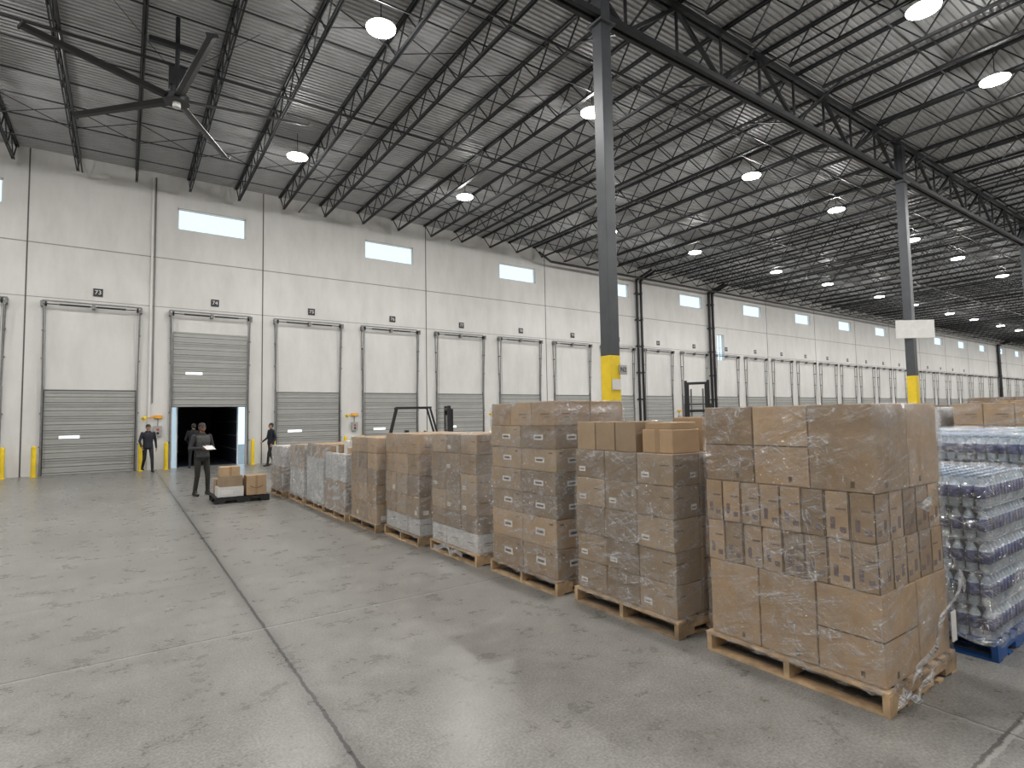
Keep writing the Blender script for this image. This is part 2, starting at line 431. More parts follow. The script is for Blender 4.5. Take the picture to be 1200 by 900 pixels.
for k in range(-1,20):
    for s in(-1,1):
        x=DX0+DP*k+s*1.56
        o=bpy.data.objects.new('bollard',bmm); COL.objects.link(o); o.location=(x,D-.42,0)
for k in (0,2,4,6,8):
    x=DX0+DP*k+2.12
    e=empty('dock_light_and_controls',(x,D-.002,0)); b=MB()
    b.box(-.14,.14,-.12,0,1.3,1.7,'greybox'); b.box(-.04,.04,-.14,-.12,1.52,1.6,'red')
    b.box(-.04,.04,-.14,-.12,1.38,1.46,'black')
    b.box(-.15,.15,-.10,0,2.0,2.12,'orange'); b.cyl((-.1,-.08,2.06),(-.4,-.32,2.02),.022,'orange')
    b.cyl((-.4,-.32,2.05),(-.5,-.42,1.98),.05,'yellow',.08)
    b.box(-.015,.015,-.03,0,1.7,2.0,'rail')
    b.obj('station',e)
b=MB(); b.box(.78,.86,D-.08,D-.002,0,ROOF-.2,'wall'); b.box(.90,.94,D-.05,D-.002,2.6,ROOF-.2,'rail'); b.obj('wall_conduit')
def pipes(name,xs,r):
    e=empty(name,(xs[0],D-.25,0)); b=MB()
    for x in xs:
        x-=xs[0]
        b.cyl((x,0,0),(x,0,ROOF-.9),r,'blackmetal'); b.cyl((x,0,ROOF-.95),(x,-1.35,ROOF-.55),r,'blackmetal')
        for z in(1,2.8,4.6,6.4,8.2,10): b.cyl((x,0,z),(x,0,z+.1),r*1.35,'blackmetal'); b.box(x-.03,x+.03,.05,.245,z,z+.08,'blackmetal')
    b.obj('pipe',e)
pipes('riser_pipes',[28.45,28.85],.085); pipes('riser_pipes',[36.35,36.75],.1); pipes('riser_pipes',[103.5],.2)
b=MB()
b.cyl((20.5,D-.9,ROOF-1.0),(X1-1,D-.9,ROOF-1.0),.07,'blackmetal')
b.cyl((20.5,D-.9,ROOF-1.0),(19.2,D-1.5,ROOF-.8),.07,'blackmetal')
for y in(16.2,1.5,10.2): b.cyl((X0+1,y,ROOF-.95),(X1-1,y,ROOF-.95),.035,'blackmetal')
for x in np.arange(-9,X1-3,7.6): b.cyl((x,-4,ROOF-.9),(x,D-1,ROOF-.9),.03,'blackmetal')
b.obj('sprinkler_piping')

e=empty('trailer',(2.95,D+.70,0)); b=MB()
w=1.12
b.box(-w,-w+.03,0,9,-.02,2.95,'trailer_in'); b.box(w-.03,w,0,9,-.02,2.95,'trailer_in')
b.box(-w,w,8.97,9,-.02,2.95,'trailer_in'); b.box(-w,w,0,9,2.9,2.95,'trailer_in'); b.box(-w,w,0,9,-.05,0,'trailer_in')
b.box(-w-.05,-w,0,9.05,-.3,3,'trailer_out'); b.box(w,w+.05,0,9.05,-.3,3,'trailer_out'); b.box(-w-.05,w+.05,0,9.05,2.95,3.0,'trailer_out'); b.box(-w-.05,w+.05,9,9.05,-.3,3,'trailer_out')
for z in (.6,1.2,1.8,2.4):
    b.box(-w+.03,-w+.05,0,9,z,z+.04,'rail'); b.box(w-.05,w-.03,0,9,z,z+.04,'rail')
b.obj('body',e)
b=MB(); b.box(1.9,4.0,D+.26,D+.68,-.04,.004,'rail'); b.obj('dock_leveler_plate')
b=MB(); b.box(X0-20,X1,D+.4,D+60,-1.4,-1.3,'asphalt'); b.obj('truck_yard')

# ---------------------------------------------------------------- ceiling fan
e=empty('industrial_ceiling_fan',(.93,15.6,9.75)); b=MB()
b.cyl((0,0,.1),(0,0,2.1),.05,'steel'); b.box(-.6,.6,-.06,.06,1.30,1.42,'steel')
b.cyl((0,0,.05),(0,0,.5),.15,'black',n=20); b.box(-.18,.18,-.14,.14,.3,.75,'black'); b.cyl((0,0,-.08),(0,0,.08),.28,'black',n=24)
b.cyl((0,0,-.2),(0,0,-.08),.09,'white',n=16)
for i in range(5):
    a=math.radians(-10+72*i); Rm=Matrix.Rotation(a,4,'Z')@Matrix.Rotation(math.radians(14),4,'X')
    vs=[];r0,r1=.25,3.05
    for r in(r0,r1):
        wd=.12 if r==r0 else .10
        vs+=[(r,-wd,-.012),(r,0,-.03),(r,wd,-.008),(r,wd,.004),(r,0,.022),(r,-wd,.006)]
    b.add(vs,[(i_,(i_+1)%6,(i_+1)%6+6,i_+6) for i_ in range(6)]+[tuple(range(5,-1,-1)),tuple(range(6,12))],'black',.5,Rm)
    b.box(r1,r1+.03,-.12,.12,-.02,.06,'black',.5,Rm)
b.obj('fan_body',e,bevel=0)
for q in ((1.6,1.6),(-1.6,1.6),(1.6,-1.6),(-1.6,-1.6)):
    g=MB(); g.bar((0,0,.6),(q[0],q[1],1.35),.01,'steel'); g.obj('guy_wire',e)

# ---------------------------------------------------------------- pallets
def pallet(parent,wx,wy,kind='wood',rs=None):
    rs=rs or random
    b=MB(); hx,hy=wx/2,wy/2; k=kind
    alt=(lambda: k if k!='wood' else ('wood' if rs.random()<.65 else 'wood_dark'))
    nb=5 if kind!='blackpal' else 3
    for i in range(nb):
        c=-hx+.045+(wx-.09)*i/(nb-1); b.box(c-.045,c+.045,-hy,hy,0,.016,alt())
    for yy in(-hy+.02,0,hy-.02):
        b.box(-hx,-hx+.2,yy-.02,yy+.02,.016,.122,alt()); b.box(hx-.2,hx,yy-.02,yy+.02,.016,.122,alt())
        b.box(-hx+.2,hx-.2,yy-.02,yy+.02,.065,.122,alt()); b.box(-.12,.12,yy-.02,yy+.02,.016,.065,alt())
    n=7
    for i in range(n):
        c=-hx+.05+(wx-.1)*i/(n-1); wd=.045+rs.random()*.008; j=(rs.random()-.5)*.01
        b.box(c-wd,c+wd,-hy+j,hy+j,.122,.14,alt())
    return b.obj('pallet',parent)
def wrap(parent,hx,hy,z0,z1,mat='film',rs=random,amp=.012):
    r=.035; pts=[]
    def seg(a,bp,n):
        for i in range(n): pts.append((a[0]+(bp[0]-a[0])*i/n,a[1]+(bp[1]-a[1])*i/n))
    hx+=.010;hy+=.010
    seg((-hx,-hy+r),(-hx,hy-r),16); seg((-hx,hy-r),(-hx+r,hy),2); seg((-hx+r,hy),(hx-r,hy),14); seg((hx-r,hy),(hx,hy-r),2)
    seg((hx,hy-r),(hx,-hy+r),16); seg((hx,-hy+r),(hx-r,-hy),2); seg((hx-r,-hy),(-hx+r,-hy),14); seg((-hx+r,-hy),(-hx,-hy+r),2)
    n=len(pts); nz=26; vs=[];fs=[]
    for j in range(nz+1):
        z=z0+(z1-z0)*j/nz
        for i,(x,y) in enumerate(pts):
            d=Vector((x,y)); l=d.length; a=amp*rs.random(); zz=z
            if j==0: a+=.015*rs.random(); zz=z+(rs.random()-.5)*.04
            if j==nz: a=-.03; zz=z+.008*rs.random()
            vs.append((x+d.x/l*a,y+d.y/l*a,zz))
    for j in range(nz):
        for i in range(n): fs.append((j*n+i,j*n+(i+1)%n,(j+1)*n+(i+1)%n,(j+1)*n+i))
    b=MB(); b.add([(-p[0],-p[1],p[2]) for p in vs],[f[::-1] for f in fs],mat)
    return b.obj('stretch_wrap',parent,smooth=True)
def stack(loc,layers,wx=1.02,wy=1.22,pk='wood',rot=0,filmk='film',name='pallet_of_cartons',seed=0,extra=None):
    rs=random.Random(seed); e=empty(name,(loc[0],loc[1],0),rot)
    pallet(e,wx+.03,wy+.03,pk,rs)
    bx=MB(); tp=MB(); z=.142; hx,hy=wx/2-.01,wy/2-.01
    for (h,nx,ny,mat,style) in layers:
        dx=2*hx/nx; dy=2*hy/ny
        jx,jy=(rs.random()-.5)*.014,(rs.random()-.5)*.014
        for i in range(nx):
            for j in range(ny):
                g=.004; x0=-hx+i*dx+g+jx; x1=x0+dx-2*g; y0=-hy+j*dy+g+jy; y1=y0+dy-2*g
                o=(rs.random()-.5)*.010; t=rs.random()
                if i==0: x0+=o
                if i==nx-1: x1+=o
                bx.box(x0,x1,y0,y1,z+.002,z+h-.002,mat,t)
                for side in('x-','y-','x+','y+'):
                    if side=='x-' and i!=0 or side=='x+' and i!=nx-1 or side=='y-' and j!=0 or side=='y+' and j!=ny-1: continue
                    def quad(u0,u1,v0,v1,m,off=.0015):
                        za=z+.002+v0*(h-.004); zb=z+.002+v1*(h-.004)
                        if side[0]=='x':
                            X=x0 if side=='x-' else x1; s=-1 if side=='x-' else 1
                            ya=y0+(y1-y0)*u0; yb=y0+(y1-y0)*u1
                            tp.box(min(X,X+s*off),max(X,X+s*off),ya,yb,za,zb,m)
                        else:
                            Y=y0 if side=='y-' else y1; s=-1 if side=='y-' else 1
                            xa=x0+(x1-x0)*u0; xb=x0+(x1-x0)*u1
                            tp.box(xa,xb,min(Y,Y+s*off),max(Y,Y+s*off),za,zb,m)
                    if style=='plain':
                        if rs.random()<.5: quad(0,1,.485,.5,'slit',.0008)
                        quad(.3,.36,.05,.12,'ink'); 
                    elif style=='tape':
                        quad(.45,.55,.8,1,'tape'); quad(.45,.55,0,.16,'tape')
                        if rs.random()<.3: quad(.14,.32,.15,.36,'paper')
                        if rs.random()<.5: quad(.62,.88,.55,.59,'ink')
                    elif style=='label':
                        if rs.random()<.55: quad(.66,.88,.22,.40,'paper'); quad(.69,.85,.28,.32,'ink',.0025)
                        quad(.1,.36,.62,.66,'ink')
                    elif style=='bar':
                        quad(.33,.60,.38,.62,'paper'); quad(.37,.56,.45,.54,'ink',.0025)
                        quad(.1,.20,.8,.86,'ink')
                    elif style=='slot':
                        quad(.12,.55,.62,.66,'inkp'); quad(.14,.40,.14,.26,'inkp'); quad(.6,.8,.2,.45,'inkp')
                        quad(0,.03,0,1,'slit')
                    elif style=='mark':
                        quad(.2,.6,.46,.5,'ink'); quad(.2,.4,.34,.37,'ink')
                if style!='slot':
                    tp.box(x0,x1,(y0+y1)/2-.028,(y0+y1)/2+.028,z+h-.002,z+h-.0005,'tape')
        z+=h
    if extra: z=extra(bx,tp,z,hx,hy,rs) or z
    bx.obj('cartons',e,bevel=.006); tp.obj('tape_and_labels',e)
    if filmk: wrap(e,wx/2,wy/2,.115,z,filmk,rs)
    return e,z
PX=lambda x0:x0+.51
PY=lambda y0:y0+.61
eA,zA=stack((PX(3.73),PY(1.55)),[(.55,2,3,'card','plain'),(.30,5,8,'card','slot'),(.30,5,8,'card','slot'),(.555,2,3,'card','plain')],seed=1)
rs=random.Random(5)
def torn(parent,pts,wd,name):
    b=MB(); vs=[];n=len(pts)
    for i,p in enumerate(pts):
        w_=wd*(.5+.6*rs.random())
        vs+=[tuple(Vector(p)+Vector((rs.uniform(-.012,.012),-.012*rs.random(),-w_/2))),tuple(Vector(p)+Vector((rs.uniform(-.02,.02),-.03*rs.random(),0))),tuple(Vector(p)+Vector((rs.uniform(-.012,.012),-.012*rs.random(),w_/2)))]
    fs=[]
    for i in range(n-1):
        for k in(0,1): fs.append((3*i+k,3*i+3+k,3*i+4+k,3*i+1+k))
    b.add(vs,fs,'film_band'); b.obj(name,parent,smooth=True)
torn(eA,[(-.53+1.10*(i/16),-.66-.02*math.sin(i),.10+.56*(i/16)**1.5) for i in range(17)],.06,'film_tail')
torn(eA,[(-.54+.5*(i/9),-.66-.02*math.sin(i*1.7),.10+.05*math.sin(i*.9)) for i in range(10)],.06,'film_rag')
torn(eA,[(.50+.07*(i/6),-.66-.02*i*(1-i/6),.62+.07*math.sin(i)) for i in range(7)],.05,'film_curl')
b=MB(); b.cyl((-.0,-.665,1.16),(.03,-.70,1.24),.035,'film_band',.012,n=8); b.box(.42,.5,-.645,-.64,.22,.42,'paper'); b.obj('film_knot',eA,smooth=False)
def exB(bx,tp,z,hx,hy,rs):
    for j in range(3):
        y0=-hy+.42+j*.26; bx.box(-hx+.03,-hx+.42,y0,y0+.25,z,z+.27,'card2',rs.random()); tp.box(-hx+.03,-hx+.42,y0+.11,y0+.15,z+.27,z+.272,'tape')
        bx.box(-hx+.44,-hx+.85,y0,y0+.25,z,z+.25,'card2',rs.random())
    bx.box(-hx+.05,-hx+.40,-hy+.03,-hy+.36,z,z+.2,'card',.9); bx.box(-hx+.07,-hx+.38,-hy+.05,-hy+.34,z+.2,z+.26,'card',.6)
    bx.box(-hx+.5,-hx+.9,-hy+.05,-hy+.38,z,z+.3,'card',.8)
    tp.box(-hx+.048,-hx+.05,-hy+.17,-hy+.22,z,z+.2,'tape')
stack((PX(3.68),PY(3.03)),[(.266,3,3,'card2','label')]*5,seed=2,extra=exB)
stack((PX(3.62),PY(4.47)),[(.3,2,2,'card','bar')]*2+[(.24,2,2,'card2','bar')]*4+[(.26,2,3,'card','mark')],seed=3)
eD,_=stack((PX(3.55),PY(5.92)),[(.23,2,3,'cardw','mark')]*1+[(.22,2,3,'card2','mark')]+[(.25,2,3,'card2','label')]*4,seed=4)
torn(eD,[(-.56-.04*math.sin(i*.8),-.3+.7*(i/9),.10+.03*math.sin(i*1.3)) for i in range(10)],.08,'film_rag')
stack((PX(3.45),PY(7.33)),[(.24,2,3,'cardw','label')]*1+[(.30,2,3,'card2','tape')]*2+[(.30,2,3,'card','mark')]*2,seed=5)
stack((PX(3.33),PY(8.66)),[(.30,2,3,'card','tape')]*2+[(.255,2,3,'card','mark')]*3,seed=6)
def exG(bx,tp,z,hx,hy,rs):
    for j in range(5):
        y0=-hy+.05+j*.22; bx.box(-hx+.05+rs.random()*.1,-hx+.5,y0,y0+.2,z,z+.1+.15*rs.random(),'cardw' if j%2 else 'card',rs.random())
stack((PX(3.27),PY(9.98)),[(.27,2,3,'card','mark')]*2+[(.25,2,3,'cardw','label')]*2,seed=7,filmk='film_heavy',extra=exG)
stack((PX(3.27),PY(11.33)),[(.3,2,3,'cardw','label')]*3+[(.28,2,2,'card','tape')],seed=8,filmk='film_heavy')
stack((PX(3.25),PY(12.72)),[(.3,2,3,'cardw','tape')]*2+[(.26,2,3,'card','label')]*2,seed=9,filmk='film_heavy')
stack((PX(3.13),PY(14.1)),[(.28,2,3,'card','label')]*2+[(.25,2,3,'cardw','mark')]*2,seed=10,filmk='film_heavy')

def water(loc,nl,seed,pk='bluewood'):
    rs=random.Random(seed); e=empty('pallet_of_bottled_drinks',(loc[0],loc[1],0))
    pallet(e,1.02,1.22,pk,rs); b=MB(); s=MB()
    hx,hy=.49,.59; z=.142; h=.235; r=.037
    prof=[(r*.85,0),(r,.012),(r,.06),(r*1.01,.06),(r*1.01,.15),(r,.15),(r*.95,.165),(r*.4,.205),(r*.4,.212),(r*.45,.212),(r*.45,.228)]
    mats=['bottle','bottle','label' ,'label','label','bottle','bottle','bottle','cap','cap']
    for L in range(nl):
        nx=int(2*hx/(2*r)); ny=int(2*hy/(2*r))
        for i in range(nx):
            for j in range(ny):
                edge=i in(0,nx-1) or j in(0,ny-1)
                if not edge and L<nl-1: continue
                x=-hx+r+(2*hx-2*r)*i/(nx-1); y=-hy+r+(2*hy-2*r)*j/(ny-1)
                b.lathe((x,y,z),prof,mats,8)
        s.box(-hx+.09,hx-.09,-hy+.09,hy-.09,z,z+.15,'label')
        if L<nl-1: s.box(-hx,hx,-hy,hy,z+.2295,z+.2335,'tray',rs.random())
        z+=h
    b.obj('bottles',e,smooth=True); s.obj('case_trays',e)
    wrap(e,.51,.61,.115,z,'film_clear',rs,amp=.014)
    t=MB(); nn=12; vs=[]
    for i in range(nn+1):
        for j in range(nn+1): vs.append((-.52+1.04*i/nn,-.62+1.24*j/nn,z+.004+.018*rs.random()))
    t.add(vs,[(i*(nn+1)+j,(i+1)*(nn+1)+j,(i+1)*(nn+1)+j+1,i*(nn+1)+j+1) for i in range(nn) for j in range(nn)],'film_clear')
    t.obj('top_film',e,smooth=True)
water((5.12+.51,1.40+.61),5,20)
water((6.70+.51,1.50+.61),6,21)
water((8.25+.51,1.75+.61),6,22)
water((8.25+.51,3.2+.61),6,23)
water((6.70+.51,3.0+.61),5,24)
far=[(11.6,2.35,'film',[(.35,2,3,'card','mark')]*5,30),(11.6,3.75,'film_heavy',[(.34,2,2,'cardw','mark')]*5,31),
     (13.2,2.6,'film',[(.36,2,3,'card','tape')]*5,32),(13.2,4.1,'film',[(.35,2,3,'card2','tape')]*5,33),
     (15.2,3.2,'film',[(.38,2,3,'card','tape')]*5,34),(15.2,4.8,'film_heavy',[(.35,2,2,'cardw','mark')]*5,35),
     (17,3.6,'film',[(.36,2,3,'card','tape')]*5,36),(17,5.2,'film_heavy',[(.34,2,3,'cardw','tape')]*5,37),(19,4.2,'film',[(.36,2,3,'card2','tape')]*5,38),
     (21,5,'film',[(.36,2,3,'card','tape')]*5,39),(23.5,5.4,'film_heavy',[(.36,2,3,'cardw','tape')]*5,40),(26,6,'film',[(.36,2,3,'card','tape')]*5,41)]
for x,y,fk,ly,sd in far: stack((PX(x),PY(y)),ly,seed=sd,filmk=fk)

e=empty('pallet_of_loose_boxes',(2.24,14.4,0)); pallet(e,1.12,1.0,'blackpal')
b=MB(); t=MB()
b.box(-.50,.02,-.46,.0,.142,.36,'cardw',.6); b.box(-.48,.0,.03,.45,.142,.5,'card',.4)
b.box(-.46,.0,-.44,-.02,.36,.60,'card2',.5); b.box(-.45,-.05,-.42,-.04,.60,.80,'card',.9)
b.box(.08,.50,-.46,-.10,.142,.58,'card',.8); b.box(.08,.52,-.05,.42,.142,.5,'card2',.3)
t.box(.265,.315,-.4615,-.46,.142,.58,'tape'); t.box(-.27,-.22,-.4215,-.42,.6,.8,'tape')
pts=[(-.13+.26*i/10,.30+.05*((i-5)/5)**2) for i in range(11)]
for (x0,z0),(x1_,z1) in zip(pts,pts[1:]): t.bar((.29+x0,-.463,z0),(.29+x1_,-.463,z1),.004,'ink',.016)
t.box(-.42,-.2,-.4615,-.46,.2,.3,'paper')
b.obj('boxes',e,bevel=.006); t.obj('tape_and_print',e)

# ---------------------------------------------------------------- signs at columns
e=empty('aisle_sign',(23.75,8.22,4.75)); b=MB(); Rz=Matrix.Rotation(math.radians(-38),4,'Z')
b.box(-.75,.6,-.025,.0,-.33,.33,'white',.5,Rz); b.box(-.6,.6,0,.03,.1,.16,'rail',.5,Rz); b.obj('panel',e)
e=empty('column_id_sign',(8.4,8.29,2.75)); b=MB(); b.box(.08,.30,-.02,0,-.10,.10,'greybox',.5); b.box(-.13,.13,-.01,0,-.42,-.2,'paper'); b.obj('panel',e)
text_child('N2',.14,e,(.19,-.022,0),(math.pi/2,0,0),M['black'])

# ---------------------------------------------------------------- forklifts
def forklift(loc,rz,body,mast_h):
    e=empty('forklift',(loc[0],loc[1],0),rz); b=MB()
    b.box(-.95,.75,-.5,.5,.28,.62,body); b.box(-1.15,-.45,-.52,.52,.35,1.15,body); b.box(-1.0,-.5,-.42,.42,1.15,1.28,'black')
    b.box(.45,.75,-.48,.48,.62,1.05,body)
    b.box(-.35,.1,-.25,.25,.62,.95,'black'); b.box(-.45,-.33,-.25,.25,.95,1.45,'black')
    b.bar((.55,0,1.0),(.3,0,1.3),.05,'black'); b.cyl((.27,0,1.28),(.31,0,1.34),.17,'black',n=18)
    for s in(-1,1):
        b.bar((.62,s*.45,1.0),(.3,s*.45,2.15),.06,'black'); b.bar((-.95,s*.45,1.1),(-.7,s*.45,2.15),.06,'black'); b.bar((-.75,s*.45,2.15),(.35,s*.45,2.15),.06,'black')
    for i in range(7): b.bar((-.7+i*.16,-.45,2.16),(-.7+i*.16,.45,2.16),.03,'black')
    for s in(-1,1):
        b.cyl((.5,s*.38,.32),(.5,s*.58,.32),.32,'tire',n=20); b.cyl((.5,s*.58,.32),(.5,s*.59,.32),.15,'white',n=14)
        b.cyl((-.75,s*.36,.24),(-.75,s*.52,.24),.24,'tire',n=20)
        b.box(.86,.96,s*.38-.05,s*.38+.05,.08,mast_h,'black'); b.box(.97,1.05,s*.30-.04,s*.30+.04,.08,mast_h-.1,'black')
        b.box(1.05,1.1,s*.25-.05,s*.25+.05,.08,.75,'blackmetal'); b.box(1.1,2.1,s*.25-.05,s*.25+.05,.08,.12,'blackmetal')
        b.cyl((.9,s*.2,.3),(.9,s*.2,mast_h-.3),.03,'rail')
    for z in(.25,1.1,mast_h-.15,mast_h*.62): b.box(.87,.97,-.42,.42,z,z+.09,'black')
    b.box(1.04,1.09,-.45,.45,.35,.43,'black'); b.box(1.04,1.09,-.45,.45,.75,.83,'black')
    for i in range(6): b.box(1.05,1.08,-.42+i*.16,-.40+i*.16,.83,1.25,'black')
    b.box(1.05,1.08,-.43,.43,1.22,1.26,'black')
    b.obj('truck_body',e,bevel=.015)
forklift((7.75,16.4),math.radians(-20),'black',2.2)
forklift((17.6,13.2),math.radians(215),'red',3.0)

# ---------------------------------------------------------------- people
def capsule(p0,p1,r0,r1,n=12):
    p0=Vector(p0);p1=Vector(p1); d=p1-p0; L=d.length
    d=d/L if L>1e-6 else Vector((0,0,1))
    up=Vector((0,0,1)) if abs(d.z)<.9 else Vector((0,1,0))
    a=d.cross(up).normalized(); c=a.cross(d); vs=[];fs=[]
    rings=[]
    for t in (-80,-50,-20): rings.append((p0,r0,t))
    for t in (20,50,80): rings.append((p1,r1,t))
    for p,r,t in rings:
        t=math.radians(t); q=p+d*r*math.sin(t); rr=r*math.cos(t)
        for i in range(n):
            g=2*math.pi*i/n; vs.append(q+a*rr*math.cos(g)+c*rr*math.sin(g))
    k=len(rings)
    for j in range(k-1):
        for i in range(n): fs.append((j*n+i,j*n+(i+1)%n,(j+1)*n+(i+1)%n,(j+1)*n+i))
    fs.append(tuple(range(n-1,-1,-1))); fs.append(tuple((k-1)*n+i for i in range(n)))
    return vs,fs
def ellip(c,r,n=16,k=10):
    c=Vector(c); vs=[];fs=[]
    for j in range(1,k):
        t=-math.pi/2+math.pi*j/k
        for i in range(n):
            g=2*math.pi*i/n; vs.append(c+Vector((r[0]*math.cos(t)*math.cos(g),r[1]*math.cos(t)*math.sin(g),r[2]*math.sin(t))))
    for j in range(k-2):
        for i in range(n): fs.append((j*n+i,j*n+(i+1)%n,(j+1)*n+(i+1)%n,(j+1)*n+i))
    fs.append(tuple(range(n-1,-1,-1))); fs.append(tuple((k-2)*n+i for i in range(n)))
    return vs,fs
def person(loc,yaw,mats,scale=1,J=None,name='person',headyaw=0):
    J0=dict(hipL=(.095,0,.93),hipR=(-.095,0,.93),kneeL=(.11,-.02,.50),kneeR=(-.11,-.02,.50),ankL=(.12,.02,.09),ankR=(-.12,.02,.09),
            shL=(.185,.01,1.44),shR=(-.185,.01,1.44),elL=(.25,.04,1.14),elR=(-.25,.04,1.14),wrL=(.26,-.05,.89),wrR=(-.26,-.05,.89),
            footL=(0,-1),footR=(0,-1))
    if J: J0.update(J)
    V=[];Fc=[];P=[]
    def add(g): 
        o=len(V); V.extend(g[0]); Fc.extend([tuple(i+o for i in f) for f in g[1]])
    def cap(p0,p1,r0,r1,lab): add(capsule(p0,p1,r0,r1)); P.append((p0,p1,r0,r1,lab))
    def ell(c,r,lab,wt=0): 
        add(ellip(c,r)); P.append((c,(c[0],c[1],c[2]+.001),min(r)+wt,min(r)+wt,lab))
    sec=[(.84,.12,.08,0),(.90,.172,.12,0),(.98,.175,.122,.0),(1.08,.16,.112,0),(1.20,.168,.115,0),(1.32,.188,.122,0),(1.42,.185,.11,.005),(1.47,.14,.085,.01),(1.51,.075,.065,.01)]
    n=24; vs=[];fs=[]
    for z,rx,ry,cy in sec:
        for i in range(n):
            g=2*math.pi*i/n; ex=.85
            cx=math.copysign(abs(math.cos(g))**ex,math.cos(g)); cs=math.copysign(abs(math.sin(g))**ex,math.sin(g))
            vs.append(Vector((rx*cx,cy+ry*cs,z)))
    for j in range(len(sec)-1):
        for i in range(n): fs.append((j*n+i,j*n+(i+1)%n,(j+1)*n+(i+1)%n,(j+1)*n+i))
    fs.append(tuple(range(n-1,-1,-1))); fs.append(tuple((len(sec)-1)*n+i for i in range(n))); add((vs,fs))
    for z,rx,ry,cy in sec[1:8]:
        P.append(((-(rx-ry),cy,z),(rx-ry,cy,z),ry,ry,'top'))
    for s,S in((1,'L'),(-1,'R')):
        hip,kn,an=J0['hip'+S],J0['knee'+S],J0['ank'+S]
        cap(hip,kn,.092,.062,'leg'); cap(kn,(an[0],an[1],an[2]+.03),.062,.050,'leg')
        f=Vector((J0['foot'+S][0],J0['foot'+S][1],0)).normalized(); h=Vector(an)-f*.05; h.z=an[2]-.045; to=Vector(an)+f*.16; to.z=max(.034,an[2]-.056)
        cap(tuple(h),tuple(to),.044,.034,'shoe'); cap(tuple(h+Vector((0,0,.02))),tuple(Vector(an)+f*.05),.042,.036,'shoe')
        sh,el,wr=J0['sh'+S],J0['el'+S],J0['wr'+S]
        cap(sh,el,.062,.050,'sleeve'); cap(el,wr,.050,.036,'sleeve')
        d=(Vector(wr)-Vector(el)).normalized(); W=Vector(wr); side=d.cross(Vector((1,0,0)) if abs(d.x)<.8 else Vector((0,0,1))).normalized()
        if side.y>0: side=-side
        nrm=d.cross(side).normalized(); 
        if nrm.x*s>0: nrm=-nrm
        for q in(-.024,-.008,.008,.024): cap(tuple(W+d*.01+side*q*.7),tuple(W+d*.075+side*q),.017,.015,'skin')
        for q,l in((-.029,.055),(-.010,.068),(.010,.075),(.029,.068)):
            a=W+d*.082+side*q; m_=a+d*l*.5+nrm*.008; t_=m_+d*l*.38+nrm*.028
            cap(tuple(a),tuple(m_),.0095,.009,'skin'); cap(tuple(m_),tuple(t_),.009,.0075,'skin')
        a=W+d*.025+side*.03; m_=a+d*.032+side*.026+nrm*.008; t_=m_+d*.03+side*.004+nrm*.012
        cap(tuple(a),tuple(m_),.012,.011,'skin'); cap(tuple(m_),tuple(t_),.011,.008,'skin')
    cap((0,.012,1.46),(0,-.005,1.575),.056,.052,'skin'); cap((-.03,.012,1.495),(.03,.012,1.495),.062,.062,'top')
    hy=math.radians(headyaw); cr=lambda x,y,z:(x*math.cos(hy)-y*math.sin(hy),x*math.sin(hy)+y*math.cos(hy),z)
    def hell(c,r,lab,wt=0): ell(cr(*c),r,lab,wt)
    hell((0,-.002,1.675),(.076,.094,.098),'skin'); hell((0,-.028,1.625),(.058,.066,.068),'skin'); cap(cr(0,-.07,1.585),cr(0,-.072,1.59),.026,.026,'skin')
    cap(cr(0,-.096,1.672),cr(0,-.112,1.64),.009,.014,'skin')
    for s in(-1,1):
        hell((s*.077,.004,1.655),(.011,.02,.032),'skin'); hell((s*.031,-.087,1.672),(.014,.010,.009),'eye',-.001)
        cap(cr(s*.018,-.094,1.692),cr(s*.046,-.086,1.694),.005,.004,'hair')
    cap(cr(-.02,-.088,1.608),cr(.02,-.088,1.608),.008,.008,'mouth')
    hell((0,.016,1.697),(.083,.092,.090),'hair',.004); hell((0,.045,1.65),(.074,.06,.07),'hair')
    me=bpy.data.meshes.new('body'); me.from_pydata([tuple(v) for v in V],[],Fc); o=bpy.data.objects.new('tmp',me); COL.objects.link(o)
    rm=o.modifiers.new('r','REMESH'); rm.mode='VOXEL'; rm.voxel_size=.0075; rm.use_smooth_shade=True
    sm=o.modifiers.new('s','SMOOTH'); sm.factor=.5; sm.iterations=2
    dg=bpy.context.evaluated_depsgraph_get(); dg.update(); me2=bpy.data.meshes.new_from_object(o.evaluated_get(dg)); bpy.data.objects.remove(o)
    nf=len(me2.polygons); cen=np.empty(nf*3); me2.polygons.foreach_get('center',cen); cen=cen.reshape(-1,3)
    best=np.full(nf,1e9); lab=np.zeros(nf,int); labs=['skin','top','sleeve','leg','shoe','hair','eye','mouth','vest','hem']
    for p0,p1,r0,r1,l in P:
        a=np.array(p0);d=np.array(p1)-a; L2=max(d@d,1e-9); t=np.clip(((cen-a)@d)/L2,0,1)
        dist=np.linalg.norm(cen-(a+t[:,None]*d),axis=1)-(r0+(r1-r0)*t)
        m_=dist<best; best[m_]=dist[m_]; lab[m_]=labs.index(l)
    z=cen[:,2]; tl=(lab==1); lab[tl&(z<.90)]=3
    lg=(lab==3)&(z>.90); lab[lg]=1
    me2.materials.clear()
    for l in labs: me2.materials.append(mats.get(l,mats['top']))
    if 'vest' in mats:
        v=(lab==1)&(z>.95)&(z<1.47)&(np.abs(cen[:,0])<.16); lab[v]=8
    me2.polygons.foreach_set('material_index',lab); me2.polygons.foreach_set('use_smooth',[True]*nf); me2.update()
    e=empty(name,loc,yaw); e.scale=(scale,)*3
    ob=bpy.data.objects.new('body',me2); COL.objects.link(ob); ob.parent=e
    return e
skin1=simple('skin_tan',(.38,.22,.15),.5,0,.06,20); skin2=simple('skin_brown',(.16,.08,.05),.5,0,.06,20)
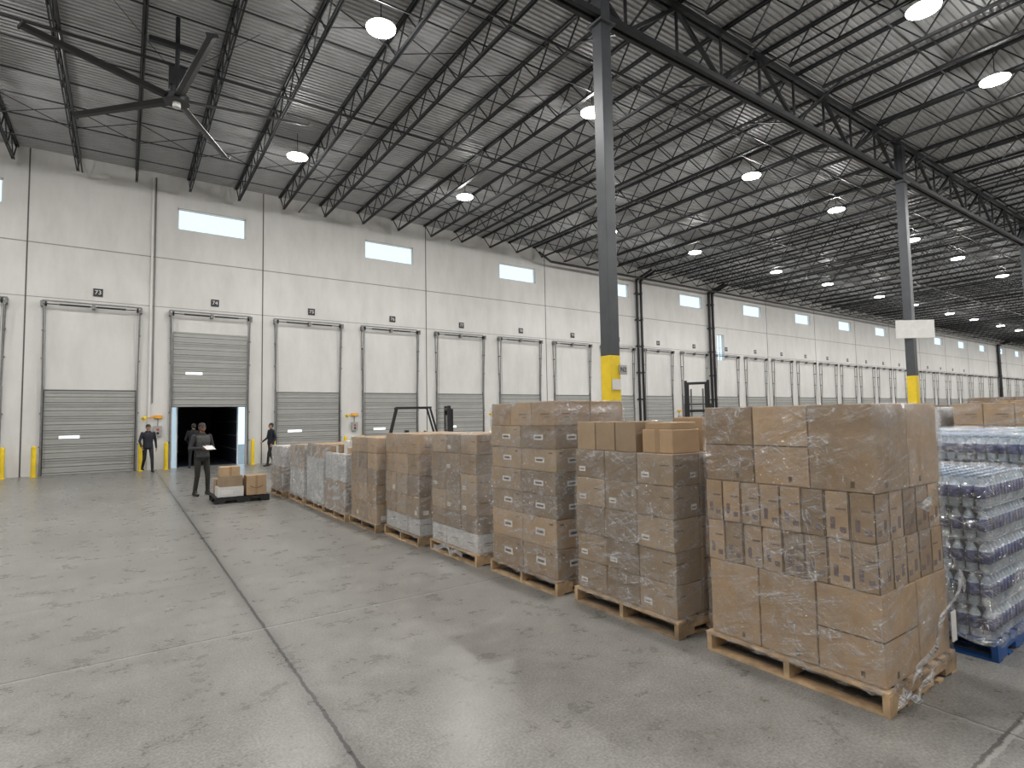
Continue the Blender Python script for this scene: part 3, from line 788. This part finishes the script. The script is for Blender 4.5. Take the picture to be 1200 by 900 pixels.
hair=simple('dark_hair',(.015,.012,.01),.6,0,.2,60); navy=simple('navy_jacket',(.007,.009,.018),.7,0,.2,20)
blk=simple('black_cloth',(.008,.008,.009),.8,0,.2,20); jean=simple('dark_trousers',(.009,.010,.014),.8,0,.2,20)
olive=simple('olive_trousers',(.02,.02,.015),.8,0,.2,20); shoe=simple('shoe_black',(.01,.01,.01),.5,0,.1,20)
vest=simple('grey_vest',(.05,.052,.05),.7,0,.25,20); eye=simple('eye_dark',(.03,.02,.015),.2,0,.1,30); mouth=simple('lips',(.25,.08,.06),.5,0,.1,30)
white_shirt=simple('grey_sleeve',(.03,.03,.033),.8,0,.1,20)
def mt(s,t,l,sl=None,v=None):
    d=dict(skin=s,top=t,sleeve=sl or t,leg=l,shoe=shoe,hair=hair,eye=eye,mouth=mouth)
    if v: d['vest']=v
    return d
person((.77,25.0,0),math.radians(12),mt(skin1,navy,jean),1.0,dict(kneeL=(.10,-.17,.52),ankL=(.10,-.24,.09),kneeR=(-.10,.03,.50),ankR=(-.10,.26,.15),
   elL=(.27,.10,1.16),wrL=(.29,.06,.90),elR=(-.27,-.02,1.16),wrR=(-.25,-.20,.95)),'person_walking')
person((2.32,25.75,0),math.radians(170),mt(skin1,blk,jean),1.0,dict(elL=(.27,-.02,1.15),wrL=(.2,-.2,1.02)),'person_standing',20)
person((1.62,15.9,0),math.radians(20),mt(skin2,blk,olive,white_shirt,vest),1.01,dict(elL=(.27,.02,1.16),wrL=(.13,-.22,1.14),elR=(-.27,.02,1.16),wrR=(-.12,-.23,1.16),
   ankL=(.15,.0,.09),kneeL=(.13,-.03,.5),ankR=(-.14,.03,.09)),'person_holding_clipboard')
e=empty('clipboard',(1.62,15.9,0),math.radians(20)); b=MB(); Rb=Matrix.Translation((0,-.36,1.19))@Matrix.Rotation(math.radians(25),4,'X')
b.box(-.12,.12,-.12,.12,-.004,.0,'black',.5,Rb); b.box(-.11,.11,-.11,.10,.0,.002,'paper',.5,Rb); b.box(-.04,.04,.10,.12,.0,.012,'rail',.5,Rb); b.obj('board',e)
person((4.95,24.4,0),math.radians(-75),mt(skin1,navy,blk),.98,dict(kneeL=(.10,-.14,.52),ankL=(.10,-.18,.09),kneeR=(-.10,.02,.50),ankR=(-.10,.18,.12),
   elL=(.25,.08,1.16),wrL=(.25,-.06,.92),elR=(-.25,-.02,1.16),wrR=(-.24,-.22,1.02)),'person_walking')

scene.view_settings.view_transform='Standard'
scene.view_settings.look='None'
scene.view_settings.exposure=0
print('LAMPS',len([o for o in bpy.data.objects if o.type=='LIGHT']),'polys',sum(len(m.polygons) for m in bpy.data.meshes))
